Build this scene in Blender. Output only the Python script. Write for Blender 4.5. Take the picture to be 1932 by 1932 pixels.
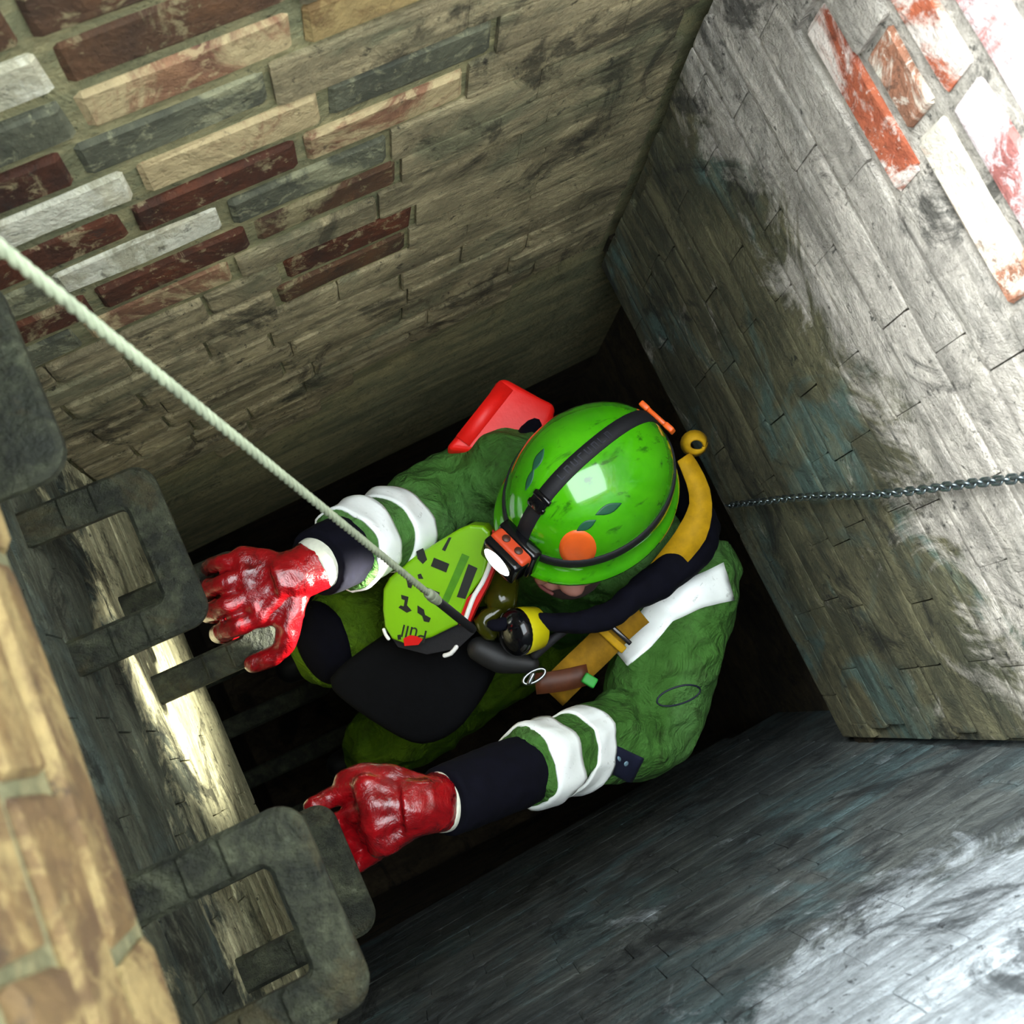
import bpy, bmesh, math, random
from mathutils import Vector, Matrix, Quaternion, noise
from mathutils.bvhtree import BVHTree

random.seed(11)
S = bpy.context.scene
COL = S.collection
for o in list(bpy.data.objects):
    bpy.data.objects.remove(o)

# ------------------------------------------------------------------ camera
HC = 3.45                       # camera height above the chamber floor
F, CX = 1932.0, 966.0           # focal length and centre in pixels (frame 1932 x 1932)
N_ = Vector((774 - CX, 1373 - CX, F)).normalized()          # straight down, seen by the camera
U2 = Vector((.43, .90, 0)); U2.z = -(U2.dot(N_)) / N_.z; U2.normalize()
U1 = U2.cross(N_)
def img2world(v):
    return Vector((v.dot(U1), -v.dot(U2), -v.dot(N_)))
CAM = Vector((0, 0, HC))
cd = bpy.data.cameras.new('camera'); cam = bpy.data.objects.new('camera', cd); COL.objects.link(cam)
cd.sensor_width = 36; cd.sensor_fit = 'HORIZONTAL'; cd.lens = 36 * F / 1932
cd.clip_start = .01
rx, ry, rz = img2world(Vector((1, 0, 0))), img2world(Vector((0, -1, 0))), img2world(Vector((0, 0, -1)))
M = Matrix((rx, ry, rz)).transposed().to_4x4(); M.translation = CAM
cam.matrix_world = M
cd.dof.use_dof = True; cd.dof.focus_distance = 1.6; cd.dof.aperture_fstop = 8
S.camera = cam

# ------------------------------------------------------------------ sky, sun, exposure
w = bpy.data.worlds.new('sky'); S.world = w; w.use_nodes = True
bg = w.node_tree.nodes['Background']; bg.inputs[0].default_value = (.86, .95, 1, 1); bg.inputs[1].default_value = 2.05
sd = bpy.data.lights.new('daylight', 'SUN'); sun = bpy.data.objects.new('daylight', sd); COL.objects.link(sun)
sd.energy = 5.8; sd.angle = math.radians(40); sd.color = (.93, .98, 1)
sun.rotation_euler = Vector((.62, -.55, -.68)).to_track_quat('-Z', 'Y').to_euler()
vs = S.view_settings
vs.view_transform = 'Standard'; vs.look = 'None'; vs.exposure = 2.1; vs.gamma = 1; vs.use_curve_mapping = False

# ------------------------------------------------------------------ helpers
def ray(px, py):
    return img2world(Vector((px - CX, py - CX, F)))
def at(px, py, d):
    """a point of the shaft, d metres below the photographer's eye"""
    r = ray(px, py)
    return CAM + r * (d / -r.z)
def on_plane(px, py, p0, n):
    r = ray(px, py)
    return CAM + r * ((p0 - CAM).dot(n) / r.dot(n))

def link(name, me, mat=None, parent=None, smooth=True):
    o = bpy.data.objects.new(name, me); COL.objects.link(o)
    if mat is not None:
        me.materials.clear(); me.materials.append(mat)
    if parent is not None:
        o.parent = parent
        o.matrix_parent_inverse = parent.matrix_world.inverted()
    if smooth:
        for p in me.polygons: p.use_smooth = True
    return o
def from_bm(name, bm, mat, parent=None, smooth=True):
    me = bpy.data.meshes.new(name); bm.normal_update(); bm.to_mesh(me); bm.free()
    return link(name, me, mat, parent, smooth)
def tag(o, label=None, cat=None, group=None, kind=None):
    if label: o['label'] = label
    if cat: o['category'] = cat
    if group: o['group'] = group
    if kind: o['kind'] = kind
    return o
def empty(name, loc):
    o = bpy.data.objects.new(name, None); COL.objects.link(o); o.location = loc
    o.empty_display_size = .05
    bpy.context.view_layer.update()
    return o

def frame_dirs(pts):
    """parallel-transport frames along a polyline"""
    n = len(pts); T = []
    for i in range(n):
        a = pts[max(0, i - 1)]; b = pts[min(n - 1, i + 1)]
        T.append((b - a).normalized())
    u = T[0].orthogonal().normalized(); U = []
    for i in range(n):
        if i:
            q = T[i - 1].rotation_difference(T[i]); u = q @ u
        u = (u - T[i] * u.dot(T[i])).normalized()
        U.append(u)
    return T, U
def resample(pts, radii, step):
    """Catmull-Rom smoothing of a path"""
    P = [Vector(p) for p in pts]; out = []; orad = []
    n = len(P)
    for i in range(n - 1):
        p0 = P[max(0, i - 1)]; p1 = P[i]; p2 = P[i + 1]; p3 = P[min(n - 1, i + 2)]
        k = max(2, int((p2 - p1).length / step))
        for j in range(k):
            t = j / k
            out.append(.5 * ((2 * p1) + (p2 - p0) * t + (2 * p0 - 5 * p1 + 4 * p2 - p3) * t * t + (3 * p1 - p0 - 3 * p2 + p3) * t ** 3))
            orad.append(radii[i] * (1 - t) + radii[i + 1] * t)
    out.append(P[-1]); orad.append(radii[-1])
    return out, orad
def tube(bm, pts, radii, seg=16, caps='flat', step=.02, smooth=True, flat=1.0, updir=None):
    """closed tube; flat<1 squeezes it along updir"""
    if not hasattr(radii, '__len__'): radii = [radii] * len(pts)
    if smooth and len(pts) > 2: pts, radii = resample(pts, radii, step)
    else: pts = [Vector(p) for p in pts]
    pts = list(pts); radii = list(radii)
    if caps == 'round':
        d0 = (pts[0] - pts[1]).normalized(); d1 = (pts[-1] - pts[-2]).normalized()
        r0, r1 = radii[0], radii[-1]; a, b = pts[0], pts[-1]
        pre = [(a + d0 * r0 * math.sin(t), r0 * math.cos(t)) for t in (1.45, 1.1, .7, .35)]
        post = [(b + d1 * r1 * math.sin(t), r1 * math.cos(t)) for t in (.35, .7, 1.1, 1.45)]
        pts = [p for p, _ in pre] + pts + [p for p, _ in post]
        radii = [r for _, r in pre] + radii + [r for _, r in post]
    T, U = frame_dirs(pts)
    rings = []
    for p, r, t, u in zip(pts, radii, T, U):
        v = t.cross(u); ring = []
        for k in range(seg):
            a = 2 * math.pi * k / seg
            off = (u * math.cos(a) + v * math.sin(a)) * r
            if updir is not None:
                off -= updir * off.dot(updir) * (1 - flat)
            ring.append(bm.verts.new(p + off))
        rings.append(ring)
    for a, b in zip(rings, rings[1:]):
        for k in range(seg):
            bm.faces.new((a[k], a[(k + 1) % seg], b[(k + 1) % seg], b[k]))
    bm.faces.new(list(reversed(rings[0]))); bm.faces.new(rings[-1])
    return bm
def ellipsoid(bm, c, ax, seg=20, rings=12):
    """ax: three scaled axis vectors"""
    c = Vector(c)
    V = []
    for i in range(1, rings):
        th = math.pi * i / rings
        V.append([bm.verts.new(c + ax[2] * math.cos(th) + (ax[0] * math.cos(2 * math.pi * k / seg) + ax[1] * math.sin(2 * math.pi * k / seg)) * math.sin(th)) for k in range(seg)])
    t = bm.verts.new(c + ax[2]); b = bm.verts.new(c - ax[2])
    for k in range(seg):
        bm.faces.new((t, V[0][k], V[0][(k + 1) % seg])); bm.faces.new((b, V[-1][(k + 1) % seg], V[-1][k]))
    for A, B in zip(V, V[1:]):
        for k in range(seg):
            bm.faces.new((A[k], B[k], B[(k + 1) % seg], A[(k + 1) % seg]))
def loft(bm, secs, seg=28):
    """secs: (centre, axis_u, axis_v)"""
    R = []
    for c, u, v in secs:
        R.append([bm.verts.new(Vector(c) + u * math.cos(2 * math.pi * k / seg) + v * math.sin(2 * math.pi * k / seg)) for k in range(seg)])
    for A, B in zip(R, R[1:]):
        for k in range(seg):
            bm.faces.new((A[k], A[(k + 1) % seg], B[(k + 1) % seg], B[k]))
    bm.faces.new(list(reversed(R[0]))); bm.faces.new(R[-1])
def fuse(bm, voxel, it=6):
    """union of overlapping closed volumes into one continuous skin"""
    bmesh.ops.recalc_face_normals(bm, faces=bm.faces)
    me = bpy.data.meshes.new('tmp'); bm.to_mesh(me); bm.free()
    o = bpy.data.objects.new('tmp', me); COL.objects.link(o)
    m = o.modifiers.new('r', 'REMESH'); m.mode = 'VOXEL'; m.voxel_size = voxel
    s = o.modifiers.new('s', 'SMOOTH'); s.factor = .5; s.iterations = it
    dg = bpy.context.evaluated_depsgraph_get(); dg.update()
    me2 = bpy.data.meshes.new_from_object(o.evaluated_get(dg))
    bpy.data.objects.remove(o)
    return me2
def wrinkle(me, fn):
    nrm = [v.normal.copy() for v in me.vertices]
    for v, n in zip(me.vertices, nrm):
        v.co = v.co + n * fn(v.co)
    me.update()
def bvh_of(*meshes):
    vs_, fs = [], []
    for me in meshes:
        b = len(vs_); vs_ += [v.co.copy() for v in me.vertices]; fs += [[b + i for i in p.vertices] for p in me.polygons]
    return BVHTree.FromPolygons(vs_, fs)

def box_bm(bm, c, ax, bevel=0, seg=2):
    """ax: three half-extent vectors"""
    c = Vector(c); vs_ = []
    for i in (-1, 1):
        for j in (-1, 1):
            for k in (-1, 1):
                vs_.append(bm.verts.new(c + ax[0] * i + ax[1] * j + ax[2] * k))
    fs = [(0, 1, 3, 2), (4, 6, 7, 5), (0, 4, 5, 1), (2, 3, 7, 6), (0, 2, 6, 4), (1, 5, 7, 3)]
    faces = [bm.faces.new([vs_[i] for i in f]) for f in fs]
    bmesh.ops.recalc_face_normals(bm, faces=faces)
    if bevel:
        es = list({e for f in faces for e in f.edges})
        bmesh.ops.bevel(bm, geom=es, offset=bevel, segments=seg, affect='EDGES', profile=.6)
def ribbon(bm, pts, width, normals, thick=.003, step=.015, smooth=True):
    """flat webbing along a path; width may vary"""
    if not hasattr(width, '__len__'): width = [width] * len(pts)
    NN = [Vector(n).normalized() for n in normals]
    if smooth and len(pts) > 2:
        n0 = len(pts); P, W = resample(pts, width, step)
        L = []; a = 0
        # interpolate the normals the same way
        Q, _ = resample(NN, width, 1e9)
        L = []
        k = len(P) - 1
        for i in range(len(P)):
            t = i / k * (n0 - 1); j = min(n0 - 2, int(t)); fr = t - j
            L.append((NN[j] * (1 - fr) + NN[j + 1] * fr).normalized())
        NN = L
    else:
        P, W = [Vector(p) for p in pts], width
    n = len(P); rings = []
    for i in range(n):
        t = (P[min(n - 1, i + 1)] - P[max(0, i - 1)]).normalized()
        side = t.cross(NN[i]).normalized(); nn = side.cross(t).normalized()
        a = side * W[i] / 2; b = nn * thick / 2
        rings.append([bm.verts.new(P[i] + s * a + q * b) for s, q in ((-1, -1), (1, -1), (1, 1), (-1, 1))])
    for A, B in zip(rings, rings[1:]):
        for k in range(4):
            bm.faces.new((A[k], A[(k + 1) % 4], B[(k + 1) % 4], B[k]))
    bm.faces.new(list(reversed(rings[0]))); bm.faces.new(rings[-1])
def slab_grid(bm, grid, off_fn):
    """grid of (point, normal): a thin closed sheet lying on a surface"""
    nr, nc = len(grid), len(grid[0])
    top = [[bm.verts.new(p + n * off_fn) for p, n in row] for row in grid]
    bot = [[bm.verts.new(p - n * .001) for p, n in row] for row in grid]
    for i in range(nr - 1):
        for j in range(nc - 1):
            bm.faces.new((top[i][j], top[i][j + 1], top[i + 1][j + 1], top[i + 1][j]))
            bm.faces.new((bot[i][j], bot[i + 1][j], bot[i + 1][j + 1], bot[i][j + 1]))
    edge = [(0, j) for j in range(nc)] + [(i, nc - 1) for i in range(1, nr)] + [(nr - 1, j) for j in range(nc - 2, -1, -1)] + [(i, 0) for i in range(nr - 2, 0, -1)]
    for a, b in zip(edge, edge[1:] + edge[:1]):
        bm.faces.new((top[a[0]][a[1]], bot[a[0]][a[1]], bot[b[0]][b[1]], top[b[0]][b[1]]))
    bmesh.ops.recalc_face_normals(bm, faces=bm.faces)
def cast(bvh, px, py):
    h = bvh.ray_cast(CAM, ray(px, py).normalized())
    if h[0] is None: return None
    n = h[1] if h[1].dot(ray(px, py)) < 0 else -h[1]
    return h[0], n
def patch(name, bvh, quad, nu, nv, off, mat, parent):
    """a sheet fixed to a surface; quad: 4 corners (or two edge polylines) traced on it"""
    L, R = quad
    def ev(pl, t):
        k = len(pl) - 1; x = t * k; i = min(k - 1, int(x)); f_ = x - i
        return (pl[i][0] * (1 - f_) + pl[i + 1][0] * f_, pl[i][1] * (1 - f_) + pl[i + 1][1] * f_)
    grid = []
    for i in range(nu + 1):
        a, b = ev(L, i / nu), ev(R, i / nu); row = []
        for j in range(nv + 1):
            t = j / nv; h = cast(bvh, a[0] * (1 - t) + b[0] * t, a[1] * (1 - t) + b[1] * t)
            if h is None: h = row[-1] if row else (grid[-1][j] if grid else None)
            row.append(h)
        if row[0] is None: continue
        grid.append(row)
    bm = bmesh.new(); slab_grid(bm, grid, off)
    return from_bm(name, bm, mat, parent)
def disc(name, bvh, cx, cy, rx_, ry_, ang, off, mat, parent, pinch=0, rings=4, seg=28):
    bm = bmesh.new(); ca, sa = math.cos(ang), math.sin(ang)
    h = cast(bvh, cx, cy); c = bm.verts.new(h[0] + h[1] * off); prev = None; first = None
    for r in range(1, rings + 1):
        ring = []
        for k in range(seg):
            a = 2 * math.pi * k / seg
            x = rx_ * math.cos(a) * r / rings
            y = ry_ * math.sin(a) * r / rings * (1 - pinch * math.cos(a) ** 2)
            h2 = cast(bvh, cx + x * ca - y * sa, cy + x * sa + y * ca) or h
            o_ = off if r < rings else -.001
            ring.append(bm.verts.new(h2[0] + h2[1] * off))
        if prev is None:
            for k in range(seg): bm.faces.new((c, ring[k], ring[(k + 1) % seg]))
        else:
            for k in range(seg): bm.faces.new((prev[k], ring[k], ring[(k + 1) % seg], prev[(k + 1) % seg]))
        prev = ring
    bmesh.ops.recalc_face_normals(bm, faces=bm.faces)
    ret = bmesh.ops.extrude_face_region(bm, geom=bm.faces[:])
    n = h[1]
    for v in [g for g in ret['geom'] if isinstance(g, bmesh.types.BMVert)]: v.co -= n * (off + .0015)
    bmesh.ops.recalc_face_normals(bm, faces=bm.faces)
    return from_bm(name, bm, mat, parent)

# ------------------------------------------------------------------ materials
def srgb(r, g, b):
    def c(v):
        v /= 255
        return v / 12.92 if v <= .04045 else ((v + .055) / 1.055) ** 2.4
    return (c(r), c(g), c(b), 1)
class MB:
    """small node-graph builder"""
    def __init__(s, name, rough=.7, metal=0, spec=.5):
        s.m = bpy.data.materials.new(name); s.m.use_nodes = True
        s.t = s.m.node_tree; s.b = s.t.nodes['Principled BSDF']
        s.b.inputs['Roughness'].default_value = rough; s.b.inputs['Metallic'].default_value = metal
        s.b.inputs['Specular IOR Level'].default_value = spec
        s.pos = None
    def n(s, typ, **kw):
        n = s.t.nodes.new(typ)
        for k, v in kw.items(): setattr(n, k, v)
        return n
    def l(s, a, b): s.t.links.new(a, b)
    def coords(s, scale=(1, 1, 1), rnd=False, obj=False):
        if obj: src = s.n('ShaderNodeTexCoord').outputs['Object']
        else: src = s.n('ShaderNodeNewGeometry').outputs['Position']
        if rnd:
            oi = s.n('ShaderNodeObjectInfo'); mu = s.n('ShaderNodeMath', operation='MULTIPLY'); mu.inputs[1].default_value = 37
            s.l(oi.outputs['Random'], mu.inputs[0])
            ad = s.n('ShaderNodeVectorMath', operation='ADD'); s.l(src, ad.inputs[0]); s.l(mu.outputs[0], ad.inputs[1]); src = ad.outputs[0]
        mp = s.n('ShaderNodeMapping'); mp.inputs['Scale'].default_value = scale; s.l(src, mp.inputs[0])
        return mp.outputs[0]
    def noise(s, vec, scale, detail=6, rough=.6, dist=0, lo=.4, hi=.6):
        t = s.n('ShaderNodeTexNoise'); t.inputs['Scale'].default_value = scale; t.inputs['Detail'].default_value = detail
        t.inputs['Roughness'].default_value = rough; t.inputs['Distortion'].default_value = dist; s.l(vec, t.inputs['Vector'])
        r = s.n('ShaderNodeMapRange'); r.inputs['From Min'].default_value = lo; r.inputs['From Max'].default_value = hi
        s.l(t.outputs['Fac'], r.inputs['Value'])
        return r.outputs[0]
    def mix(s, fac, a, b, blend='MIX'):
        x = s.n('ShaderNodeMix', data_type='RGBA', blend_type=blend)
        for v, i in ((a, 6), (b, 7)):
            if isinstance(v, tuple): x.inputs[i].default_value = v
            else: s.l(v, x.inputs[i])
        if isinstance(fac, (int, float)): x.inputs[0].default_value = fac
        else: s.l(fac, x.inputs[0])
        return x.outputs[2]
    def mul(s, a, b, op='MULTIPLY', clamp=True):
        x = s.n('ShaderNodeMath', operation=op, use_clamp=clamp)
        for v, i in ((a, 0), (b, 1)):
            if isinstance(v, (int, float)): x.inputs[i].default_value = v
            else: s.l(v, x.inputs[i])
        return x.outputs[0]
    def rng(s, v, a, b, c=0, d=1):
        r = s.n('ShaderNodeMapRange'); s.l(v, r.inputs[0])
        for i, x in enumerate((a, b, c, d)): r.inputs[i + 1].default_value = x
        return r.outputs[0]
    def color(s, c):
        if isinstance(c, tuple): s.b.inputs['Base Color'].default_value = c
        else: s.l(c, s.b.inputs['Base Color'])
    def bump(s, h, strength=.5, dist=.01, prev=None):
        b = s.n('ShaderNodeBump'); b.inputs['Strength'].default_value = strength; b.inputs['Distance'].default_value = dist
        s.l(h, b.inputs['Height'])
        if prev is not None: s.l(prev, b.inputs['Normal'])
        s.l(b.outputs[0], s.b.inputs['Normal'])
        return b.outputs[0]
    def sep(s, vec):
        x = s.n('ShaderNodeSeparateXYZ'); s.l(vec, x.inputs[0]); return x.outputs

def plain(name, col, rough=.6, metal=0, spec=.5, vary=.25, scale=40, bump=.1, coat=0):
    m = MB(name, rough, metal, spec); v = m.coords()
    n1 = m.noise(v, scale, 5, .6, lo=.3, hi=.7)
    dark = tuple(c * (1 - vary) for c in col[:3]) + (1,)
    m.color(m.mix(n1, dark, col))
    if bump: m.bump(n1, bump, .003)
    if coat:
        m.b.inputs['Coat Weight'].default_value = coat; m.b.inputs['Coat Roughness'].default_value = .05
    return m.m

def cement(name, light, mid, dark, stain, axis, stain_hi=.56, rough=.85, lime=None, lime_lit_z=None, tint=None):
    """cement-washed brickwork; axis: which horizontal axis the courses run along"""
    m = MB(name, rough, 0, .3)
    st = (2.2, 9, 16) if axis == 'x' else (9, 2.2, 16)
    v = m.coords(); vstr = m.coords(st); vs2 = m.coords(tuple(.25 + .75 * x / 6 for x in st))
    big = m.noise(v, 2.6, 6, .62, .4, .36, .64)
    med = m.noise(v, 11, 8, .7, .6, .38, .62)
    strk = m.noise(vstr, 1.7, 9, .72, .12, .46, .62)
    fine = m.noise(v, 70, 6, .75, 0, .35, .65)
    pat = m.noise(vs2, 7, 7, .6, 1.1, .50, .55)
    pat2 = m.noise(vs2, 13, 8, .66, .8, .54, .60)
    c = m.mix(big, mid, light)
    c = m.mix(m.mul(med, .6), c, dark)
    if tint is not None:
        c = m.mix(m.mul(m.noise(v, 4.3, 4, .6, .8, .52, .62), .8), c, tint)
    c = m.mix(m.mul(pat, .38), c, light)
    c = m.mix(m.mul(pat2, .42), c, dark)
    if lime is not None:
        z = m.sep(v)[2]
        zz = m.rng(z, HC - lime_lit_z[0], HC - lime_lit_z[1])
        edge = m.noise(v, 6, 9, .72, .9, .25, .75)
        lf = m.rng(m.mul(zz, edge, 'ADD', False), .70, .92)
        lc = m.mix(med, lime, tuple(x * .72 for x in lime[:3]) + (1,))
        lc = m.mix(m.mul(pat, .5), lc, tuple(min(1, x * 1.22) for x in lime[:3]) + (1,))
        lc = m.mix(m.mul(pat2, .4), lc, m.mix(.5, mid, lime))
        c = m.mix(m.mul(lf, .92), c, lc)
    c = m.mix(m.mul(strk, .6), c, m.mix(.7, c, stain))
    blot = m.noise(v, 5.5, 10, .74, .9, stain_hi, stain_hi + .07)
    c = m.mix(m.mul(blot, .75), c, stain)
    pits = m.noise(v, 60, 6, .7, .4, .60, .67)
    c = m.mix(m.mul(pits, .8), c, stain)
    c = m.mix(m.mul(fine, .55), c, m.mix(.65, c, dark))
    m.color(c)
    b1 = m.bump(strk, .45, .005)
    b2 = m.bump(fine, .5, .004, b1)
    b3 = m.bump(pat, .35, .006, b2)
    b4 = m.bump(med, .6, .010, b3)
    return m.m

def brickmat(name, base, dark, smear, amount, rough=.8):
    m = MB(name, rough, 0, .35)
    v = m.coords(rnd=True); v0 = m.coords()
    big = m.noise(v, 9, 6, .65, .4, .35, .65)
    c = m.mix(big, dark, base)
    sm = m.noise(v, 6.5, 9, .72, .7, .62 - amount * .3, .70 - amount * .3)
    c = m.mix(m.mul(sm, .85), c, smear)
    fine = m.noise(v0, 75, 6, .7, 0, .35, .65)
    c = m.mix(m.mul(fine, .45), c, m.mix(.55, c, (.012, .01, .008, 1)))
    spk = m.noise(v0, 110, 3, .6, 0, .68, .72)
    c = m.mix(m.mul(spk, .5), c, smear)
    sp2 = m.noise(v0, 38, 7, .72, .5, .56, .62)
    c = m.mix(m.mul(sp2, .5), c, smear)
    sp3 = m.noise(v0, 30, 7, .72, .5, .60, .66)
    c = m.mix(m.mul(sp3, .55), c, (.015, .013, .01, 1))
    m.color(c)
    b1 = m.bump(fine, .4, .004); m.bump(big, .5, .008, b1)
    return m.m

TAN, TANM, TAND, STAIN = srgb(186, 172, 132), srgb(140, 130, 98), srgb(70, 66, 48), srgb(20, 20, 14)
M_A = cement('cement_wash_tan', TAN, TANM, TAND, STAIN, 'x', .55, tint=srgb(106, 108, 82))
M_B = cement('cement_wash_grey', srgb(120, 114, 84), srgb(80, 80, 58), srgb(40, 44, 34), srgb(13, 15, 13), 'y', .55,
             lime=srgb(200, 192, 180), lime_lit_z=(1.38, .94), tint=srgb(82, 108, 102))
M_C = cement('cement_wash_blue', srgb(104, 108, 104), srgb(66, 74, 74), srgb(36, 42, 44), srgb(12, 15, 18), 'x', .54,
             lime=srgb(176, 184, 188), lime_lit_z=(1.22, .84), tint=srgb(84, 106, 108))
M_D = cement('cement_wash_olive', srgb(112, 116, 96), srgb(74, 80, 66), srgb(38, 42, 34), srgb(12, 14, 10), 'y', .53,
             lime=srgb(222, 216, 170), lime_lit_z=(1.30, 2.10), tint=srgb(84, 98, 90))  # cream towards the bottom paints in the headlamp's light on this wall
M_MA = cement('mortar_tan', srgb(166, 156, 112), srgb(134, 132, 98), srgb(92, 98, 72), srgb(40, 44, 32), 'x', .6)
M_MB = cement('mortar_white', srgb(232, 232, 226), srgb(200, 200, 192), srgb(120, 122, 112), srgb(48, 50, 46), 'y', .62)
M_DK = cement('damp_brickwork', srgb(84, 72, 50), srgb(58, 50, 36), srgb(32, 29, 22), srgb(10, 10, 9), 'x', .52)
BR = {
 'dark':  brickmat('brick_dark_red', srgb(84, 42, 19), srgb(46, 25, 13), srgb(150, 140, 104), .16),
 'brown': brickmat('brick_brown', srgb(88, 60, 36), srgb(50, 36, 24), srgb(132, 124, 90), .3),
 'slate': brickmat('brick_grey_green', srgb(92, 94, 74), srgb(54, 57, 46), srgb(132, 132, 102), .42),
 'pink':  brickmat('brick_pink_smeared', srgb(142, 106, 76), srgb(98, 68, 50), srgb(166, 152, 112), .6),
 'pale':  brickmat('brick_limewashed', srgb(176, 172, 146), srgb(140, 140, 118), srgb(196, 196, 176), .5),
 'orange': brickmat('brick_orange', srgb(176, 96, 64), srgb(134, 62, 42), srgb(214, 208, 198), .45),
 'rose':  brickmat('brick_rose_limed', srgb(178, 122, 116), srgb(140, 84, 78), srgb(206, 198, 198), .6),
 'ochre': brickmat('brick_ochre', srgb(114, 92, 54), srgb(70, 50, 32), srgb(140, 122, 78), .45),
}
M_IRON = None
def ironmat():
    m = MB('corroded_cast_iron', .62, .35, .45); v = m.coords()
    a = m.noise(v, 18, 8, .7, .5, .4, .62); b = m.noise(v, 55, 6, .7, 0, .38, .66)
    c = m.mix(a, srgb(38, 42, 32), srgb(78, 82, 62)); c = m.mix(m.mul(b, .75), c, srgb(20, 22, 16))
    c = m.mix(m.mul(m.noise(v, 9, 6, .7, .6, .55, .66), .5), c, srgb(76, 66, 38))
    m.color(c); b1 = m.bump(a, .6, .006); m.bump(b, .7, .004, b1); return m.m
M_IRON = ironmat()

# ------------------------------------------------------------------ the shaft
XB, XD = .72, -.33
YA = lambda x: .685 + (x - XB) * math.tan(math.radians(3))
YC = lambda x: -.363 + (x - XB) * math.tan(math.radians(3))
RIM = .30                               # depth of the shaft's rim under the eye
CRS = .068                              # course height
PH = 1.068                              # a bed joint lies at this depth
def brick_mesh(l, h, t, rnd, rag):
    """worn brick: front face a small uneven grid, worn arrises"""
    fx = (0, .035, .5, .965, 1); fz = (0, .11, .89, 1)
    nx, nz = 4, 3; bm = bmesh.new(); g = []
    for i in range(nx + 1):
        r = []
        for j in range(nz + 1):
            x = -l / 2 + l * fx[i]; z = -h / 2 + h * fz[j]
            ed = (i in (0, nx)) + (j in (0, nz))
            y = -min(.004, rag) * ed - rnd.uniform(0, rag) * .5 + (rnd.uniform(-rag, rag) * .3 if not ed else 0)
            if i in (0, nx): x += rnd.uniform(-1, .2) * rag * (1 if i else -1) * .7
            if j in (0, nz): z += rnd.uniform(-1, .2) * rag * (1 if j else -1) * .6
            if ed == 2: x *= .99; z *= .95
            r.append(bm.verts.new((x, y, z)))
        g.append(r)
    for i in range(nx):
        for j in range(nz): bm.faces.new((g[i][j], g[i + 1][j], g[i + 1][j + 1], g[i][j + 1]))
    rim = [g[i][0] for i in range(nx + 1)] + [g[nx][j] for j in range(1, nz + 1)] + [g[i][nz] for i in range(nx - 1, -1, -1)] + [g[0][j] for j in range(nz - 1, 0, -1)]
    back = [bm.verts.new((v.co.x, -t * -1 if False else -t, v.co.z)) for v in rim]
    for k in range(len(rim)):
        q = (k + 1) % len(rim); bm.faces.new((rim[k], back[k], back[q], rim[q]))
    bm.faces.new(list(reversed(back)))
    bmesh.ops.recalc_face_normals(bm, faces=bm.faces)
    me = bpy.data.meshes.new('brick'); bm.to_mesh(me); bm.free()
    return me
def wall(name, a, b, out, d0, d1, core, pick, seed, shift=0, label=None, setback=lambda s, d: 0, phase=PH, length=.222, ext=.056, rec=.006):
    """a, b: plan ends of the face; out: plan direction away from the shaft; pick(s, d) -> (material, joint, proud, raggedness) or None"""
    rnd = random.Random(seed)
    a = Vector((a[0], a[1], 0)); b = Vector((b[0], b[1], 0)); L = (b - a).length; dx = (b - a) / L
    out = Vector((out[0], out[1], 0)).normalized(); out = (out - dx * out.dot(dx)).normalized()
    bm = bmesh.new(); e = .14
    mid = (a + b) / 2 + out * (rec + .05)
    box_bm(bm, mid + Vector((0, 0, HC - (d0 + d1) / 2)), (dx * (L / 2 + ext), out * .05, Vector((0, 0, (d1 - d0) / 2))))
    W = from_bm(name, bm, core, None, False); tag(W, label, 'wall', None, 'structure')
    k0 = math.floor((d0 - phase) / CRS); k1 = math.ceil((d1 - phase) / CRS)
    for k in range(k0, k1):
        top = phase + k * CRS; bot = top + CRS
        if top < d0 - .001 or bot > d1 + .02: continue
        s = -length + ((k % 2) * .5 * length + shift + rnd.uniform(-.03, .03)) % length
        while s < L:
            l = length * (1 if rnd.random() > .14 else .5) * rnd.uniform(.95, 1.05)
            s0, s1 = max(s, .004), min(s + l, L - .004); s += l
            if s1 - s0 < .025: continue
            sc, dc = (s0 + s1) / 2, (top + bot) / 2
            pk = pick(sc, dc, rnd)
            if pk is None: continue
            mt, joint, proud, rag = pk
            jv = joint[0] if isinstance(joint, tuple) else joint; jh = joint[1] if isinstance(joint, tuple) else joint
            me = brick_mesh(s1 - s0 - jv, CRS - jh, .055, rnd, rag)
            o = link('brick', me, mt, None, False)
            p = a + dx * sc - out * proud + out * setback(sc, dc) + Vector((0, 0, HC - dc))
            o.matrix_world = Matrix.Translation(p) @ Matrix((dx, -out, Vector((0, 0, 1)))).transposed().to_4x4() @ Matrix.Rotation(rnd.uniform(-.004, .004), 4, 'Y')
            o.parent = W; o.matrix_parent_inverse = W.matrix_world.inverted()
    return W

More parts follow.
